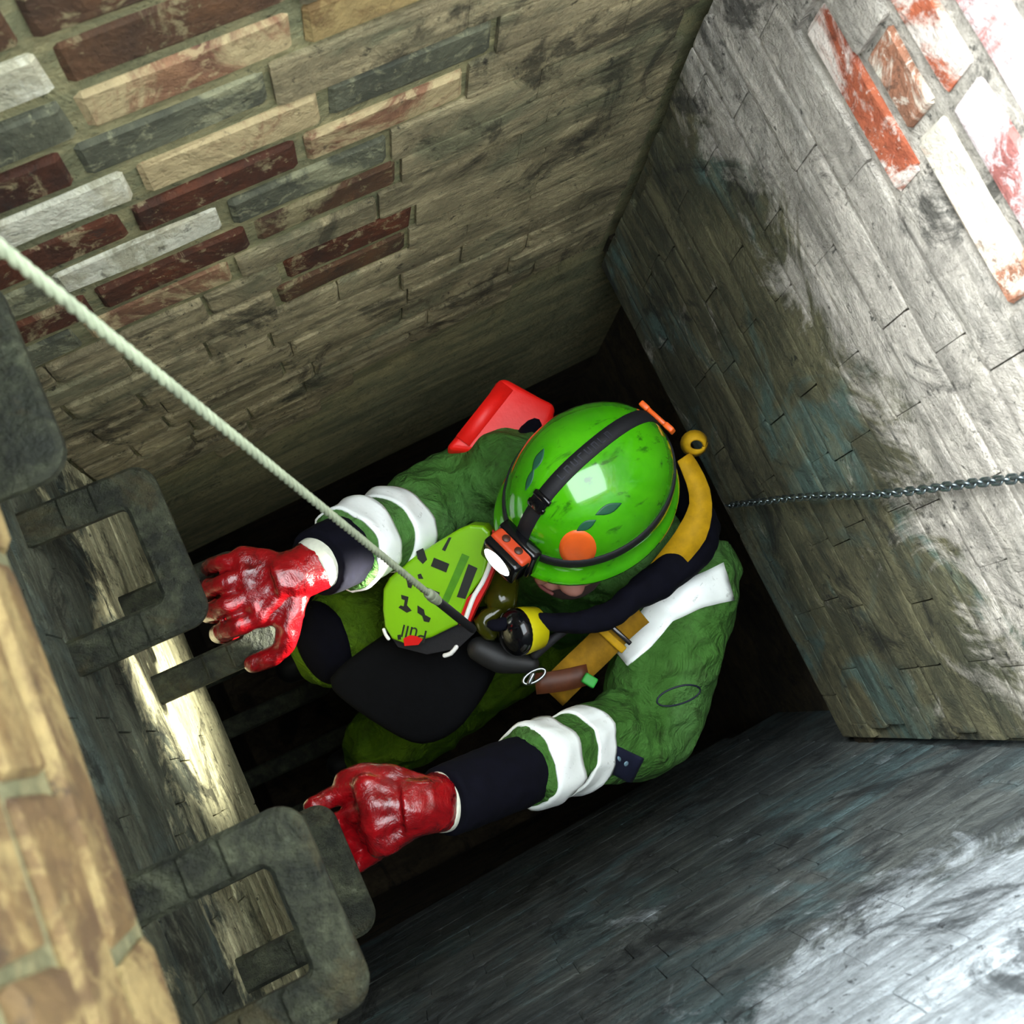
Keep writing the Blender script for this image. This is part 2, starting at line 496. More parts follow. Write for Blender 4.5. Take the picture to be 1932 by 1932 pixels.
# wall A: upper left in view. exposed bricks traced roughly by place
def plane_sd(px, py, a, dx, out):
    n = Vector((out[0], out[1], 0)).normalized(); p = on_plane(px, py, Vector((a[0], a[1], 0)), n)
    return (p - Vector((a[0], a[1], 0))).dot(dx), HC - p.z
A0, A1 = Vector((XD, YA(XD), 0)), Vector((XB, YA(XB), 0)); dxA = (A1 - A0).normalized(); outA = Vector((-dxA.y, dxA.x, 0))
SEEDA = []
for px, py, k in [(530, 120, 'dark'), (620, 75, 'dark'), (250, 400, 'dark'), (330, 365, 'dark'), (150, 450, 'dark'), (90, 335, 'dark'), (30, 360, 'dark'), (260, 250, 'slate'), (220, 270, 'slate'),
                  (650, 285, 'brown'), (600, 300, 'brown'), (560, 240, 'pink'), (620, 225, 'dark'), (470, 210, 'pink'), (500, 310, 'dark'), (280, 520, 'dark'), (330, 490, 'brown'), (220, 545, 'dark'),
                  (230, 340, 'pale'), (100, 390, 'pale'), (240, 460, 'pale'), (130, 500, 'pale'), (430, 390, 'slate'), (480, 360, 'slate'), (560, 350, 'slate'), (330, 130, 'pink'), (250, 165, 'pink'), (400, 90, 'pink'),
                  (220, 80, 'pale'), (100, 120, 'pale'), (40, 40, 'brown'), (130, 200, 'slate'), (60, 240, 'brown'), (20, 260, 'slate'), (420, 10, 'brown'), (560, 40, 'ochre'), (660, 150, 'slate'), (640, 160, 'brown'), (620, 480, 'dark'), (580, 470, 'dark'), (650, 490, 'brown'),
                  (60, 600, 'brown'), (130, 590, 'dark'), (40, 560, 'slate'), (20, 530, 'dark'), (110, 650, 'slate'), (60, 640, 'brown'), (690, 380, 'pink'), (600, 410, 'brown')]:
    s, d = plane_sd(px, py, A0, dxA, outA); SEEDA.append((s, d, k))
def pickA(s, d, rnd):
    if d < 1.33 - .25 * max(0, s - .35) and s < .60 + rnd.uniform(-.05, .05):
        best = min(SEEDA, key=lambda q: abs(q[0] - s) * .35 + abs(q[1] - d))
        if abs(best[0] - s) < .13 and abs(best[1] - d) < .036: k = best[2]
        else: k = rnd.choice(['pink', 'slate', 'pale', 'pink', 'brown'])
        return BR[k], .012, rnd.uniform(.0015, .005), .004
    best = min(SEEDA, key=lambda q: abs(q[0] - s) * .5 + abs(q[1] - d))
    if abs(best[0] - s) < .09 and abs(best[1] - d) < .03: return BR[best[2]], .011, .003, .004
    if s > .50 and d < 1.62 - (.95 - s) * .3: return M_A, (.0003, rnd.choice([.0004, .0004, .003])), rnd.uniform(.0045, .0055), .0008
    return M_A, (rnd.choice([.0005, .0005, .005]), rnd.uniform(.003, .008)), rnd.uniform(.004, .008), .003
def setA(s, d):
    edge = 1.80 + .14 * noise.noise(Vector((s * 4, 2.3, 0))) + (1.05 - s) * .18
    return 0 if d < edge else .022
wall('wall_back', A0, A1, outA, RIM, 2.62, M_MA, pickA, 3, .06, 'brick shaft wall with worn red bricks and tan cement, top left', setA, ext=.17, rec=.003)

B0, B1 = Vector((XB, YA(XB) - .016, 0)), Vector((XB, YC(XB), 0))
dyB = (B1 - B0).normalized()
SEEDB = []
for px, py, k in [(1740, 60, 'orange'), (1780, 120, 'orange'), (1860, 220, 'rose'), (1890, 300, 'rose'), (1850, 30, 'orange'), (1900, 110, 'rose'), (1740, 200, 'ochreB'), (1770, 270, 'ochreB'), (1590, 100, 'orange')]:
    s, d = plane_sd(px, py, B0, dyB, (1, 0)); SEEDB.append((s, d, k))
BR['ochreB'] = brickmat('brick_rusty_limed', srgb(170, 112, 84), srgb(110, 78, 60), srgb(212, 208, 192), .5)
def pickB(s, d, rnd):
    best = min(SEEDB, key=lambda q: abs(q[0] - s) * .4 + abs(q[1] - d))
    if abs(best[0] - s) < .11 and abs(best[1] - d) < .034: return BR[best[2]], .014, rnd.uniform(-.002, .003), .006
    if d < .86: return BR[rnd.choice(['orange', 'rose', 'rose'])], .014, rnd.uniform(0, .004), .005
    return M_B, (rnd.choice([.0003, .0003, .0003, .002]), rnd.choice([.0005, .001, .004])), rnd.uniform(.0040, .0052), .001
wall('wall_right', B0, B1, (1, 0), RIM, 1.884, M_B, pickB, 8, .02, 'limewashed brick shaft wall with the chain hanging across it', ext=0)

C0, C1 = Vector((XB, YC(XB) - .008, 0)), Vector((XD, YC(XD), 0)); dxC = (C1 - C0).normalized(); outC = Vector((-dxC.y, dxC.x, 0))
def pickC(s, d, rnd):
    if d < .62 or (d < .77 and .25 < s < .52): return BR[rnd.choice(['ochre', 'orange', 'rose'])], .013, .002, .005
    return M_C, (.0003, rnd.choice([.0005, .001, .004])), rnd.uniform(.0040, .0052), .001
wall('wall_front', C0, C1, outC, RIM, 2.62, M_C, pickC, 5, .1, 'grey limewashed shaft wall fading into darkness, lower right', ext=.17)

D0, D1 = Vector((XD, YC(XD), 0)), Vector((XD, YA(XD), 0))
def pickD(s, d, rnd):
    return M_D, (.0006, rnd.choice([.001, .002, .005])), rnd.uniform(.003, .006), .0015
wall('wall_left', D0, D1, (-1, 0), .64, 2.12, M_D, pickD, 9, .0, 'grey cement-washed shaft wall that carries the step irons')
# corbelled brick collar above it, close to the camera
E0, E1 = Vector((-.19, YC(XD) + .0, 0)), Vector((-.16, YA(XD), 0))
def pickE(s, d, rnd):
    return BR['ochre'], .006, rnd.uniform(0, .004), .006
wall('wall_collar', E0, E1, (-1, 0.03), RIM, .64, M_MA, pickE, 21, .05, 'sunlit tan brick collar above the step irons, lower left corner', phase=.64)

# the wider dark chamber under the shaft, its floor, and the ground round the opening
def struct_box(name, c, h, mat, label):
    bm = bmesh.new(); box_bm(bm, c, (Vector((h[0], 0, 0)), Vector((0, h[1], 0)), Vector((0, 0, h[2]))))
    return tag(from_bm(name, bm, mat, None, False), label, 'wall' if 'wall' in name else name.split('_')[0], None, 'structure')
zc = lambda d0, d1: HC - (d0 + d1) / 2
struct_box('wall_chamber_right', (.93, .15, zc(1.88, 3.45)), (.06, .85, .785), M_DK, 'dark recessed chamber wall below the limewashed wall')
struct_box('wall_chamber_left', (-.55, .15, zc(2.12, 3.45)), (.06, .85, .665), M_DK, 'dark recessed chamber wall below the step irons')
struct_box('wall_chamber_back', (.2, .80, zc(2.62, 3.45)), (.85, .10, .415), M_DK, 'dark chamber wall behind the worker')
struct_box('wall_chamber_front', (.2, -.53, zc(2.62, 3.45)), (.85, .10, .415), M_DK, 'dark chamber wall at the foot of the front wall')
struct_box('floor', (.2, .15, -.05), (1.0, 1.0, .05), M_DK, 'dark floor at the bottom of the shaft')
bm = bmesh.new()
def ring_prism(bm, x0, x1, y0, y1, t, za, zb):
    for cx_, cy_, hx, hy in ((x0 - t / 2, (y0 + y1) / 2, t / 2, (y1 - y0) / 2 + t), (x1 + t / 2, (y0 + y1) / 2, t / 2, (y1 - y0) / 2 + t), ((x0 + x1) / 2, y0 - t / 2, (x1 - x0) / 2, t / 2), ((x0 + x1) / 2, y1 + t / 2, (x1 - x0) / 2, t / 2)):
        box_bm(bm, (cx_, cy_, (za + zb) / 2), (Vector((hx, 0, 0)), Vector((0, hy, 0)), Vector((0, 0, (zb - za) / 2))))
ring_prism(bm, -.62, 1.02, -.68, .92, .3, -.1, HC - RIM - .02)
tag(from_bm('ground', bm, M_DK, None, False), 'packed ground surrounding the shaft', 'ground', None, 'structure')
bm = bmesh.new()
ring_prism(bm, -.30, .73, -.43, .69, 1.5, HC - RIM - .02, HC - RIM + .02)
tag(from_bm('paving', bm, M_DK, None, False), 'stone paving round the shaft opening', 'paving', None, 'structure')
bm = bmesh.new()          # ledges closing the gap between shaft and chamber
box_bm(bm, (.86, .15, HC - 1.84), (Vector((.13, 0, 0)), Vector((0, .8, 0)), Vector((0, 0, .03))))
box_bm(bm, (-.50, .15, HC - 2.08), (Vector((.12, 0, 0)), Vector((0, .8, 0)), Vector((0, 0, .03))))
tag(from_bm('trim_1', bm, M_DK, None, False), 'rough underside where shaft meets chamber', 'ledge', None, 'structure')

# ------------------------------------------------------------------ step irons
def step_iron(yl, yu, xf, d, label, xw=XD - .05, wbar=.046, th=.020):
    """U-shaped cast step: outer and inner outlines bridged, chamfered edges"""
    ro, ri = .028, .009
    def outline(off, r):
        x1 = xf - off; y0 = yl + off; y1 = yu - off; pts = [(xw, y0)]
        for k in range(7):
            t = -math.pi / 2 + math.pi / 2 * k / 6; pts.append((x1 - r + r * math.cos(t), y0 + r + r * math.sin(t)))
        for k in range(7):
            t = math.pi / 2 * k / 6; pts.append((x1 - r + r * math.cos(t), y1 - r + r * math.sin(t)))
        pts.append((xw, y1)); return pts
    c = .005; z1 = HC - d; z0 = z1 - th
    L = [(outline(0, ro), z0 + c), (outline(0, ro), z1 - c), (outline(c, ro - c), z1), (outline(wbar - c, ri + c), z1), (outline(wbar, ri), z1 - c), (outline(wbar, ri), z0 + c), (outline(wbar - c, ri + c), z0), (outline(c, ro - c), z0)]
    bm = bmesh.new(); V = [[bm.verts.new((x, y, z)) for x, y in o] for o, z in L]
    m = len(V[0])
    for a in range(8):
        b = (a + 1) % 8
        for k in range(m - 1): bm.faces.new((V[a][k], V[a][k + 1], V[b][k + 1], V[b][k]))
    bm.faces.new([V[a][0] for a in range(8)]); bm.faces.new([V[a][m - 1] for a in range(7, -1, -1)])
    # raised ribs across the arms
    for xx in (xf - .075, xf - .115):
        for yy in (yl + wbar / 2, yu - wbar / 2):
            box_bm(bm, (xx, yy, z1), (Vector((.003, 0, 0)), Vector((0, wbar / 2 - .004, 0)), Vector((0, 0, .0035))), .002, 1)
    bmesh.ops.recalc_face_normals(bm, faces=bm.faces)
    o = from_bm('step_iron', bm, M_IRON, None, False)
    return tag(o, label, 'step iron', 'step irons climbing the left wall')
step_iron(.307, .50, -.163, .84, 'nearest pale olive step iron cut off by the left edge')
step_iron(.221, .438, -.161, 1.27, 'step iron just left of the bright red glove')
step_iron(.192, .372, -.128, 1.62, 'step iron gripped under the bright red glove')
step_iron(-.206, -.011, -.123, 1.0, 'large step iron at the bottom, in front of the dark red glove')
step_iron(-.219, -.038, -.139, 1.45, 'dim step iron the dark red glove holds')
step_iron(.16, .34, -.13, 2.56, 'low step iron under the raised right boot', xw=-.55)
step_iron(-.10, .08, -.13, 2.78, 'lowest step iron under the left boot', xw=-.55)

# ------------------------------------------------------------------ the worker
def cloth(name, base, dark, dirt, scale=1, tintc=None):
    m = MB(name, .82, 0, .25); v = m.coords()
    a = m.noise(v, 7 * scale, 6, .65, .8, .35, .65); b = m.noise(v, 18 * scale, 8, .7, .8, .5, .68); f = m.noise(v, 320, 2, .5, 0, .3, .7)
    c = m.mix(a, dark, base)
    if tintc is not None: c = m.mix(m.mul(m.noise(v, 5, 3, .5, .5, .48, .66), .6), c, tintc)
    c = m.mix(m.mul(b, .65), c, dirt)
    cr = m.noise(v, 16, 4, .55, 1.6, .35, .65)
    c = m.mix(m.mul(m.noise(v, 24, 5, .6, 1.4, .52, .62), .35), c, dark)
    m.color(c); b1 = m.bump(f, .15, .001); b2 = m.bump(a, .5, .012, b1); m.bump(cr, .55, .010, b2); return m.m
M_HV = cloth('hi_vis_green_cloth', srgb(70, 118, 48), srgb(50, 90, 28), srgb(36, 46, 18), 1, srgb(86, 128, 70))
M_HVY = cloth('hi_vis_lime_cloth', srgb(98, 132, 14), srgb(70, 104, 8), srgb(40, 50, 10))
M_NAVY = plain('navy_ribbed_cloth', srgb(9, 9, 20), .9, vary=.4, scale=60, spec=.12)
M_TAPE = None
def tapemat():
    m = MB('white_reflective_tape', .38, 0, .7); v = m.coords()
    d = m.noise(v, 60, 7, .75, .8, .60, .70); g = m.noise(v, 9, 4, .6, .3, .4, .7)
    c = m.mix(m.mul(g, .25), (.93, .96, .93, 1), srgb(214, 222, 205)); c = m.mix(m.mul(d, .55), c, srgb(96, 100, 84))
    m.color(c); m.bump(g, .2, .004); return m.m
M_TAPE = tapemat()
M_RED = MB('red_pvc_glove', .22, 0, .6)
_v = M_RED.coords(); _n = M_RED.noise(_v, 22, 6, .65, .5, .38, .62); _d = M_RED.noise(_v, 14, 5, .6, .8, .60, .70)
M_RED.color(M_RED.mix(M_RED.mul(_d, .7), M_RED.mix(_n, srgb(104, 5, 10), srgb(146, 8, 16)), srgb(40, 4, 8)))
M_RED.bump(_n, .35, .006); M_RED.b.inputs['Coat Weight'].default_value = .5; M_RED.b.inputs['Coat Roughness'].default_value = .12; M_RED = M_RED.m
M_CUFF = plain('white_knit_cuff', srgb(214, 216, 196), .9, vary=.15, scale=120)
M_SKIN = plain('skin', srgb(176, 122, 108), .55, vary=.2, scale=30)
M_BEARD = plain('dark_stubble', srgb(58, 38, 34), .8, vary=.3, scale=150)
M_BOOT = plain('black_rubber', srgb(22, 22, 22), .6, vary=.3)

ZD = Vector((0, 0, 1))
NECK = Vector((.455, .215, HC - 1.74))
SR, ER, WR = at(962, 892, 1.84), at(860, 940, 1.90), at(600, 1062, 1.60)
SL, EL, WL = at(1292, 1100, 1.86), at(1215, 1365, 1.86), at(836, 1512, 1.53)
SH = (SL - SR); SH.z = 0; SH.normalize(); FW = Vector((SH.y, -SH.x, 0))
if FW.x > 0: FW = -FW
HIPR, HIPL = Vector((.36, .27, HC - 2.42)), Vector((.42, .09, HC - 2.50))
KNR, KNL = at(640, 1200, 2.02), at(725, 1400, 2.46)
ANR, ANL = Vector((-.06, .25, HC - 2.50)), Vector((-.06, -.01, HC - 2.72))
person = empty('person', (.38, .18, HC - 2.78))
tag(person, 'worker in green high-visibility coverall and red gloves climbing out of the shaft', 'person')

# helmet frame first (the head hangs from it)
HP = at(1108, 928, 1.60)                                  # centre of the helmet's rim
hf = Vector((-.955, -.29, 0)).normalized(); hl = ZD.cross(hf)   # forward, left
_r = math.radians(14); hu = (ZD * math.cos(_r) - hl * math.sin(_r)).normalized(); hl = (hl * math.cos(_r) + ZD * math.sin(_r)).normalized()   # head leans to his right
_p = math.radians(4); hf, hu = (hf * math.cos(_p) + hu * math.sin(_p)).normalized(), (hu * math.cos(_p) - hf * math.sin(_p)).normalized()
def hloc(x, y, z): return HP + hf * x + hl * y + hu * z
# the body: one continuous skin
bm = bmesh.new()
HD = HP - hu * .05 + hf * .022 + hl * .034
ellipsoid(bm, HD, (hf * .098, hl * .076, hu * .118))
ellipsoid(bm, HD + hf * .035 - hu * .085, (hf * .062, hl * .056, hu * .055))      # jaw
ellipsoid(bm, HD + hf * .078 - hu * .105, (hf * .022, hl * .026, hu * .02))       # chin
ellipsoid(bm, HD + hf * .104 - hu * .035, (hf * .02, hl * .014, hu * .026))       # nose
for s in (-1, 1):
    ellipsoid(bm, HD + hl * s * .078 - hu * .03 - hf * .005, (hf * .022, hl * .008, hu * .032))   # ears
    ellipsoid(bm, HD + hf * .075 + hl * s * .036 - hu * .058, (hf * .022, hl * .026, hu * .02))   # cheeks
ellipsoid(bm, HD + hf * .097 - hu * .078, (hf * .012, hl * .024, hu * .009))      # lips
tube(bm, [HD - hu * .06 - hf * .03, NECK - ZD * .02], [.055, .062], caps='round')
secs = [(Vector((.40, .185, HC - 2.50)), SH * .155, FW * .115), (Vector((.42, .19, HC - 2.3)), SH * .15, FW * .11), (Vector((.45, .205, HC - 2.05)), SH * .17, FW * .125), (Vector((.462, .215, HC - 1.88)), SH * .17, FW * .115), (NECK, SH * .07, FW * .065)]
loft(bm, secs)
for a_, b_, c_, ra in ((SR, ER, WR, .045), (SL, EL, WL, .045)):
    tube(bm, [NECK - ZD * .08, a_], [.07, .058], caps='round')
    tube(bm, [a_, b_, c_], [.055, .043, .028], caps='round', smooth=False)
for h_, k_, n_ in ((HIPR, KNR, ANR), (HIPL, KNL, ANL)):
    tube(bm, [h_, k_, n_], [.085, .06, .04], caps='round', smooth=False)
    tube(bm, [n_, n_ + Vector((-.12, 0, -.03))], [.035, .03], caps='round')
HANDS = {}
def hand(bm, wrist, knuckles, fingers, thumb, r=.011, palm=.019):
    for k in knuckles: tube(bm, [wrist, wrist.lerp(k, .5), k], [palm * 1.1, palm * 1.12, palm * .92], caps='round', smooth=False)
    for i in range(len(knuckles) - 1): tube(bm, [knuckles[i], knuckles[i + 1]], [palm * .9, palm * .9], caps='round')
    for ch, rr in zip(fingers, (1, 1.05, 1, .88)): tube(bm, ch, [r * 1.15 * rr, r * 1.08 * rr] + [r * rr] * (len(ch) - 2), caps='round', step=.008)
    tube(bm, thumb, [palm * 1.0, r * 1.35, r * 1.2, r * 1.05][:len(thumb)], caps='round', step=.008)
# right hand on its step iron: index, middle, ring, little
RK = [at(492, 1163, 1.585), at(476, 1126, 1.58), at(463, 1088, 1.58), at(458, 1054, 1.585)]
RF = [[RK[0], at(438, 1186, 1.582), at(412, 1196, 1.625), at(436, 1196, 1.672)], [RK[1], at(422, 1146, 1.577), at(393, 1157, 1.62), at(418, 1158, 1.672)],
      [RK[2], at(412, 1104, 1.577), at(385, 1114, 1.62), at(408, 1118, 1.672)], [RK[3], at(416, 1064, 1.582), at(394, 1072, 1.62), at(414, 1078, 1.668)]]
RT = [at(560, 1105, 1.585), at(548, 1170, 1.585), at(530, 1226, 1.60), at(480, 1252, 1.61)]
RWH = at(566, 1082, 1.585)
# left hand under its step iron
LK = [at(692, 1486, 1.475), at(700, 1520, 1.465), at(708, 1555, 1.47), at(722, 1590, 1.48)]
LF = [[LK[0], at(655, 1494, 1.495), at(618, 1508, 1.50), at(592, 1522, 1.485)], [LK[1], at(662, 1540, 1.495), at(630, 1556, 1.502), at(600, 1572, 1.487)],
      [LK[2], at(674, 1580, 1.497), at(646, 1600, 1.502), at(618, 1612, 1.487)], [LK[3], at(696, 1618, 1.497), at(668, 1634, 1.502), at(640, 1644, 1.487)]]
LT = [at(790, 1490, 1.50), at(735, 1468, 1.49), at(690, 1462, 1.495), at(650, 1474, 1.50)]
LWH = at(800, 1520, 1.49)
bodybm = bm.copy()
hand(bm, RWH, RK, RF, RT, .009, .015); hand(bm, LWH, LK, LF, LT, .009, .015)
tube(bm, [WR, RWH], [.028, .024], caps='round'); tube(bm, [WL, LWH], [.028, .024], caps='round')
bodybm.free()
body_me = fuse(bm, .0055, 5)
body = link('body', body_me, M_SKIN, person)
# face details
for s in (-1, 1):
    bm = bmesh.new(); ellipsoid(bm, HD + hf * .086 + hl * s * .032 - hu * .012, (hf * .012, hl * .014, hu * .009))
    from_bm('eye', bm, plain('eye_white', srgb(190, 186, 178), .3, vary=.05), person)
bm = bmesh.new(); tube(bm, [HD + hf * .106 + hl * .022 - hu * .078, HD + hf * .111 - hu * .079, HD + hf * .106 - hl * .022 - hu * .078], .0035, 8, 'round')
from_bm('mouth', bm, plain('lips', srgb(120, 62, 60), .5, vary=.1), person)
bm = bmesh.new(); ellipsoid(bm, HD + hf * .040 - hu * .098, (hf * .066, hl * .060, hu * .048))
from_bm('beard', bm, M_BEARD, person)
bm = bmesh.new(); ellipsoid(bm, HD - hf * .012 + hu * .004, (hf * .096, hl * .081, hu * .10))
from_bm('hair', bm, M_BEARD, person)

# coverall: torso, arms and legs, one garment with open flat cuffs
bm = bmesh.new()
secs = [(Vector((.405, .185, HC - 2.46)), SH * .185, FW * .15), (Vector((.42, .19, HC - 2.3)), SH * .185, FW * .15), (Vector((.45, .205, HC - 2.05)), SH * .205, FW * .16), (Vector((.465, .215, HC - 1.88)), SH * .205, FW * .145), (NECK - ZD * .02, SH * .10, FW * .09)]
loft(bm, secs)
CR0 = WR.lerp(ER, .16); CL0 = WL.lerp(EL, .35)
for a_, b_, c_, r_ in ((SR, ER, CR0, (.092, .092, .084, .066, .061)), (SL, EL, CL0, (.106, .098, .086, .062, .057))):
    tube(bm, [NECK - ZD * .10, a_], [.105, r_[0] * .95], 20, 'round')
    tube(bm, [a_, a_.lerp(b_, .5), b_, b_.lerp(c_, .5), c_], r_, 24, 'flat', .03)
    ellipsoid(bm, a_, (Vector((r_[0], 0, 0)), Vector((0, r_[0], 0)), ZD * r_[0] * .9))
cov_me = fuse(bm, .0075, 5)
bm = bmesh.new()
for h_, k_, n_ in ((HIPR, KNR, ANR), (HIPL, KNL, ANL)):
    tube(bm, [h_, h_.lerp(k_, .5), k_, k_.lerp(n_, .6), n_ + (k_ - n_) * .12], [.115, .105, .088, .072, .07], 24, 'flat', .04)
ellipsoid(bm, (HIPR + HIPL) / 2, (SH * .17, FW * .13, ZD * .12))
tro_me = fuse(bm, .0075, 5)
def crease(p):
    q = p * 9
    a = noise.noise(q + Vector((4.1, 1.7, 9))); b = noise.noise(Vector((p.x * 26, p.y * 26, p.z * 15)))
    r = 1 - abs(noise.noise(Vector((p.x * 15, p.y * 22, p.z * 13)) + Vector((0, 5, 2)))) * 2.2
    return .008 * a + .005 * b + .009 * max(r, -.4)
wrinkle(cov_me, crease)
cover = link('coverall', cov_me, M_HV, person); cover['label'] = 'grubby green high-visibility coverall'
wrinkle(tro_me, crease)
tro = link('trousers', tro_me, M_HVY, person); tro['label'] = 'lime high-visibility trousers'
CB = bvh_of(cov_me, tro_me)
# lime trousers over the thighs and shins: the lighter lower half
def limb_band(name, p0, p1, t0, t1, off, mat, rough_=.0, seg=48, rows=8, parent=person, rmax=.16, slant=None):
    """a sleeve band lying on the coverall between two fractions of a limb axis"""
    ax = (p1 - p0); u = ax.orthogonal().normalized(); v = ax.normalized().cross(u); g = []
    for i in range(rows + 1):
        row = []
        for k in range(seg + 1):
            a = 2 * math.pi * (k % seg) / seg; dr = u * math.cos(a) + v * math.sin(a)
            t = t0 + (t1 - t0) * i / rows
            if slant is not None: t += slant * math.cos(a)
            t += .003 * noise.noise(Vector((math.cos(a) * 2, math.sin(a) * 2, t1 * 9))) / max(.2, ax.length)
            c = p0 + ax * t
            h = CB.ray_cast(c + dr * rmax, -dr)
            if h[0] is None or (h[0] - c).dot(dr) < .03: p = c + dr * .06
            else: p = h[0]
            row.append((p, dr))
        g.append(row)
    # even out stray hits
    for row in g:
        rad = [(p - (p0 + ax.normalized() * (p - p0).dot(ax.normalized()))).length for p, _ in row[:-1]]
        med = sorted(rad)[len(rad) // 2]
        for k in range(len(row)):
            p, dr = row[k]; c = p0 + ax.normalized() * (p - p0).dot(ax.normalized())
            r = min(max((p - c).length, med * .93), med * 1.10); row[k] = (c + dr * r, dr)
    bm = bmesh.new(); slab_grid(bm, g, off)
    bmesh.ops.remove_doubles(bm, verts=bm.verts, dist=.0004)
    return from_bm(name, bm, mat, parent)
b = limb_band('reflective_band', CR0, ER, .01, .18, .004, M_TAPE); b['label'] = 'white reflective band nearest the right cuff'
b = limb_band('reflective_band', CR0, ER, .29, .46, .004, M_TAPE); b['label'] = 'white reflective band on the right forearm'
b = limb_band('reflective_band', CL0, EL, .008, .21, .004, M_TAPE); b['label'] = 'white reflective band nearest the left cuff'
b = limb_band('reflective_band', CL0, EL, .29, .44, .004, M_TAPE, slant=.06); b['label'] = 'white reflective band below the left elbow'
# shoulder tape over the left shoulder
patch('shoulder_tape', CB, ([(1144, 1242), (1188, 1180), (1226, 1134), (1288, 1098), (1364, 1062)], [(1166, 1272), (1228, 1222), (1270, 1172), (1324, 1146), (1384, 1132)]), 26, 6, .003, M_TAPE, person)
M_BADGE = plain('navy_badge', srgb(24, 28, 52), .6, vary=.3, scale=90)
patch('sleeve_badge', CB, ([(1148, 1400), (1136, 1450)], [(1214, 1430), (1190, 1478)]), 10, 12, .003, M_BADGE, person)
M_PALE = plain('pale_thread', srgb(120, 150, 165), .6, vary=.2)
for cx_, cy_ in ((1140, 1424), (1153, 1430), (1170, 1438)):
    pass
disc('badge_mark', CB, 1152, 1424, 4.5, 3, .4, .0042, M_PALE, person, 0, 2, 12)
disc('badge_mark', CB, 1165, 1431, 4.5, 3, 1.2, .0042, M_PALE, person, 0, 2, 12)
disc('badge_mark', CB, 1179, 1439, 5, 3.5, 2.2, .0042, M_PALE, person, 0, 2, 12)
# pen pocket seam on the left upper sleeve
bm = bmesh.new(); pp = []
for k in range(25):
    t = 2 * math.pi * k / 24; h = cast(CB, 1280 + 40 * math.cos(t) - 6 * math.sin(t), 1312 - 13 * math.cos(t) - 15 * math.sin(t))
    if h: pp.append(h[0] + h[1] * .001)
tube(bm, pp, .0016, 6, 'round', .01); from_bm('pocket_seam', bm, M_BADGE, person)
# knee pads
def pad(name, px, py, rx_, ry_, ang, par):
    o = disc(name, CB, px, py, rx_, ry_, ang, .006, M_NAVY, par, 0, 5, 32); return o
pad('knee_pad', 612, 1212, 46, 78, -.35, person)
# collar
bm = bmesh.new()
tube(bm, [at(1250, 890, 1.78), at(1322, 985, 1.76), at(1300, 1046, 1.725), at(1216, 1114, 1.70), at(1120, 1172, 1.69), at(1010, 1172, 1.69), at(930, 1178, 1.68)], [.03, .034, .036, .029, .021, .016, .011], 16, 'round', .015)
cme = fuse(bm, .005, 4); wrinkle(cme, lambda p: .005 * noise.noise(p * 22) + .003 * noise.noise(p * 50)); o = link('collar', cme, M_NAVY, person); o['label'] = 'dark navy collar'
bm = bmesh.new(); tube(bm, [at(1010, 800, 1.80), at(985, 850, 1.78), at(965, 930, 1.78), at(960, 1010, 1.78)], [.02, .024, .022, .018], 14, 'round', .015)
from_bm('collar', bm, M_NAVY, person)

# cuffs and gloves
def cuff_set(hand_c, wrist, cend, elbow, rin, rgl):
    bm = bmesh.new()
    ax = (elbow - wrist).normalized()
    tube(bm, [wrist - ax * .002, wrist.lerp(cend, .6), cend + ax * .02], [rin * .93, rin, rin * 1.0], 24, 'flat', .02)
    me = fuse(bm, .005, 3); wrinkle(me, lambda p: .002 * noise.noise(p * 45))
    return link('inner_sleeve', me, M_NAVY, person)
cuff_set(RWH, WR, CR0, ER, .059, .04); cuff_set(LWH, WL, CL0, EL, .055, .04)
def glove(wh, ks, fs, th, wr, label, r, palm, rc):
    bm = bmesh.new(); hand(bm, wh, ks, fs, th, r, palm)
    ax = (wr - wh).normalized(); end = wh + (wr - wh) * .75
    up = ZD - ax * ZD.dot(ax)
    tube(bm, [wh.lerp((ks[1] + ks[2]) / 2, .45), wh, end], [palm * 1.9, rc * .9, rc], 20, 'flat', .01, flat=.8, updir=up.normalized())
    # webbing between the thumb and the index
    tube(bm, [th[0], th[1].lerp(ks[0], .35)], [palm, palm * .7], caps='round')
    me = fuse(bm, .0032, 5)
    wrinkle(me, lambda p: .0022 * noise.noise(p * 42) + .0016 * max(0, 1 - 3 * abs(noise.noise(p * 28))))
    g = link('glove', me, M_RED, person); g['label'] = label
    bm = bmesh.new(); tube(bm, [end - ax * .004, wr, wr + ax * .028], [rc * .97, rc * 1.02, rc * .95], 24, 'flat', .01, flat=.85, updir=up.normalized())
    me = fuse(bm, .003, 3); o = link('glove_cuff', me, M_CUFF, g)
    return g
glove(RWH, RK, RF, RT, WR, 'glossy bright red glove gripping a step iron', .0135, .021, .043)
glove(LWH, LK, LF, LT, WL, 'dark red glove in shadow', .0135, .022, .043)
# boots
for n_ in (ANR, ANL):
    bm = bmesh.new(); tube(bm, [n_ + Vector((.06, 0, -.02)), n_ + Vector((-.03, 0, -.012)), n_ + Vector((-.14, 0, -.02))], [.036, .046, .036], 16, 'round', .02)
    tube(bm, [n_ + Vector((.01, 0, .09)), n_], [.055, .05], 16, 'flat')
    from_bm('boot', None or bm, M_BOOT, person)

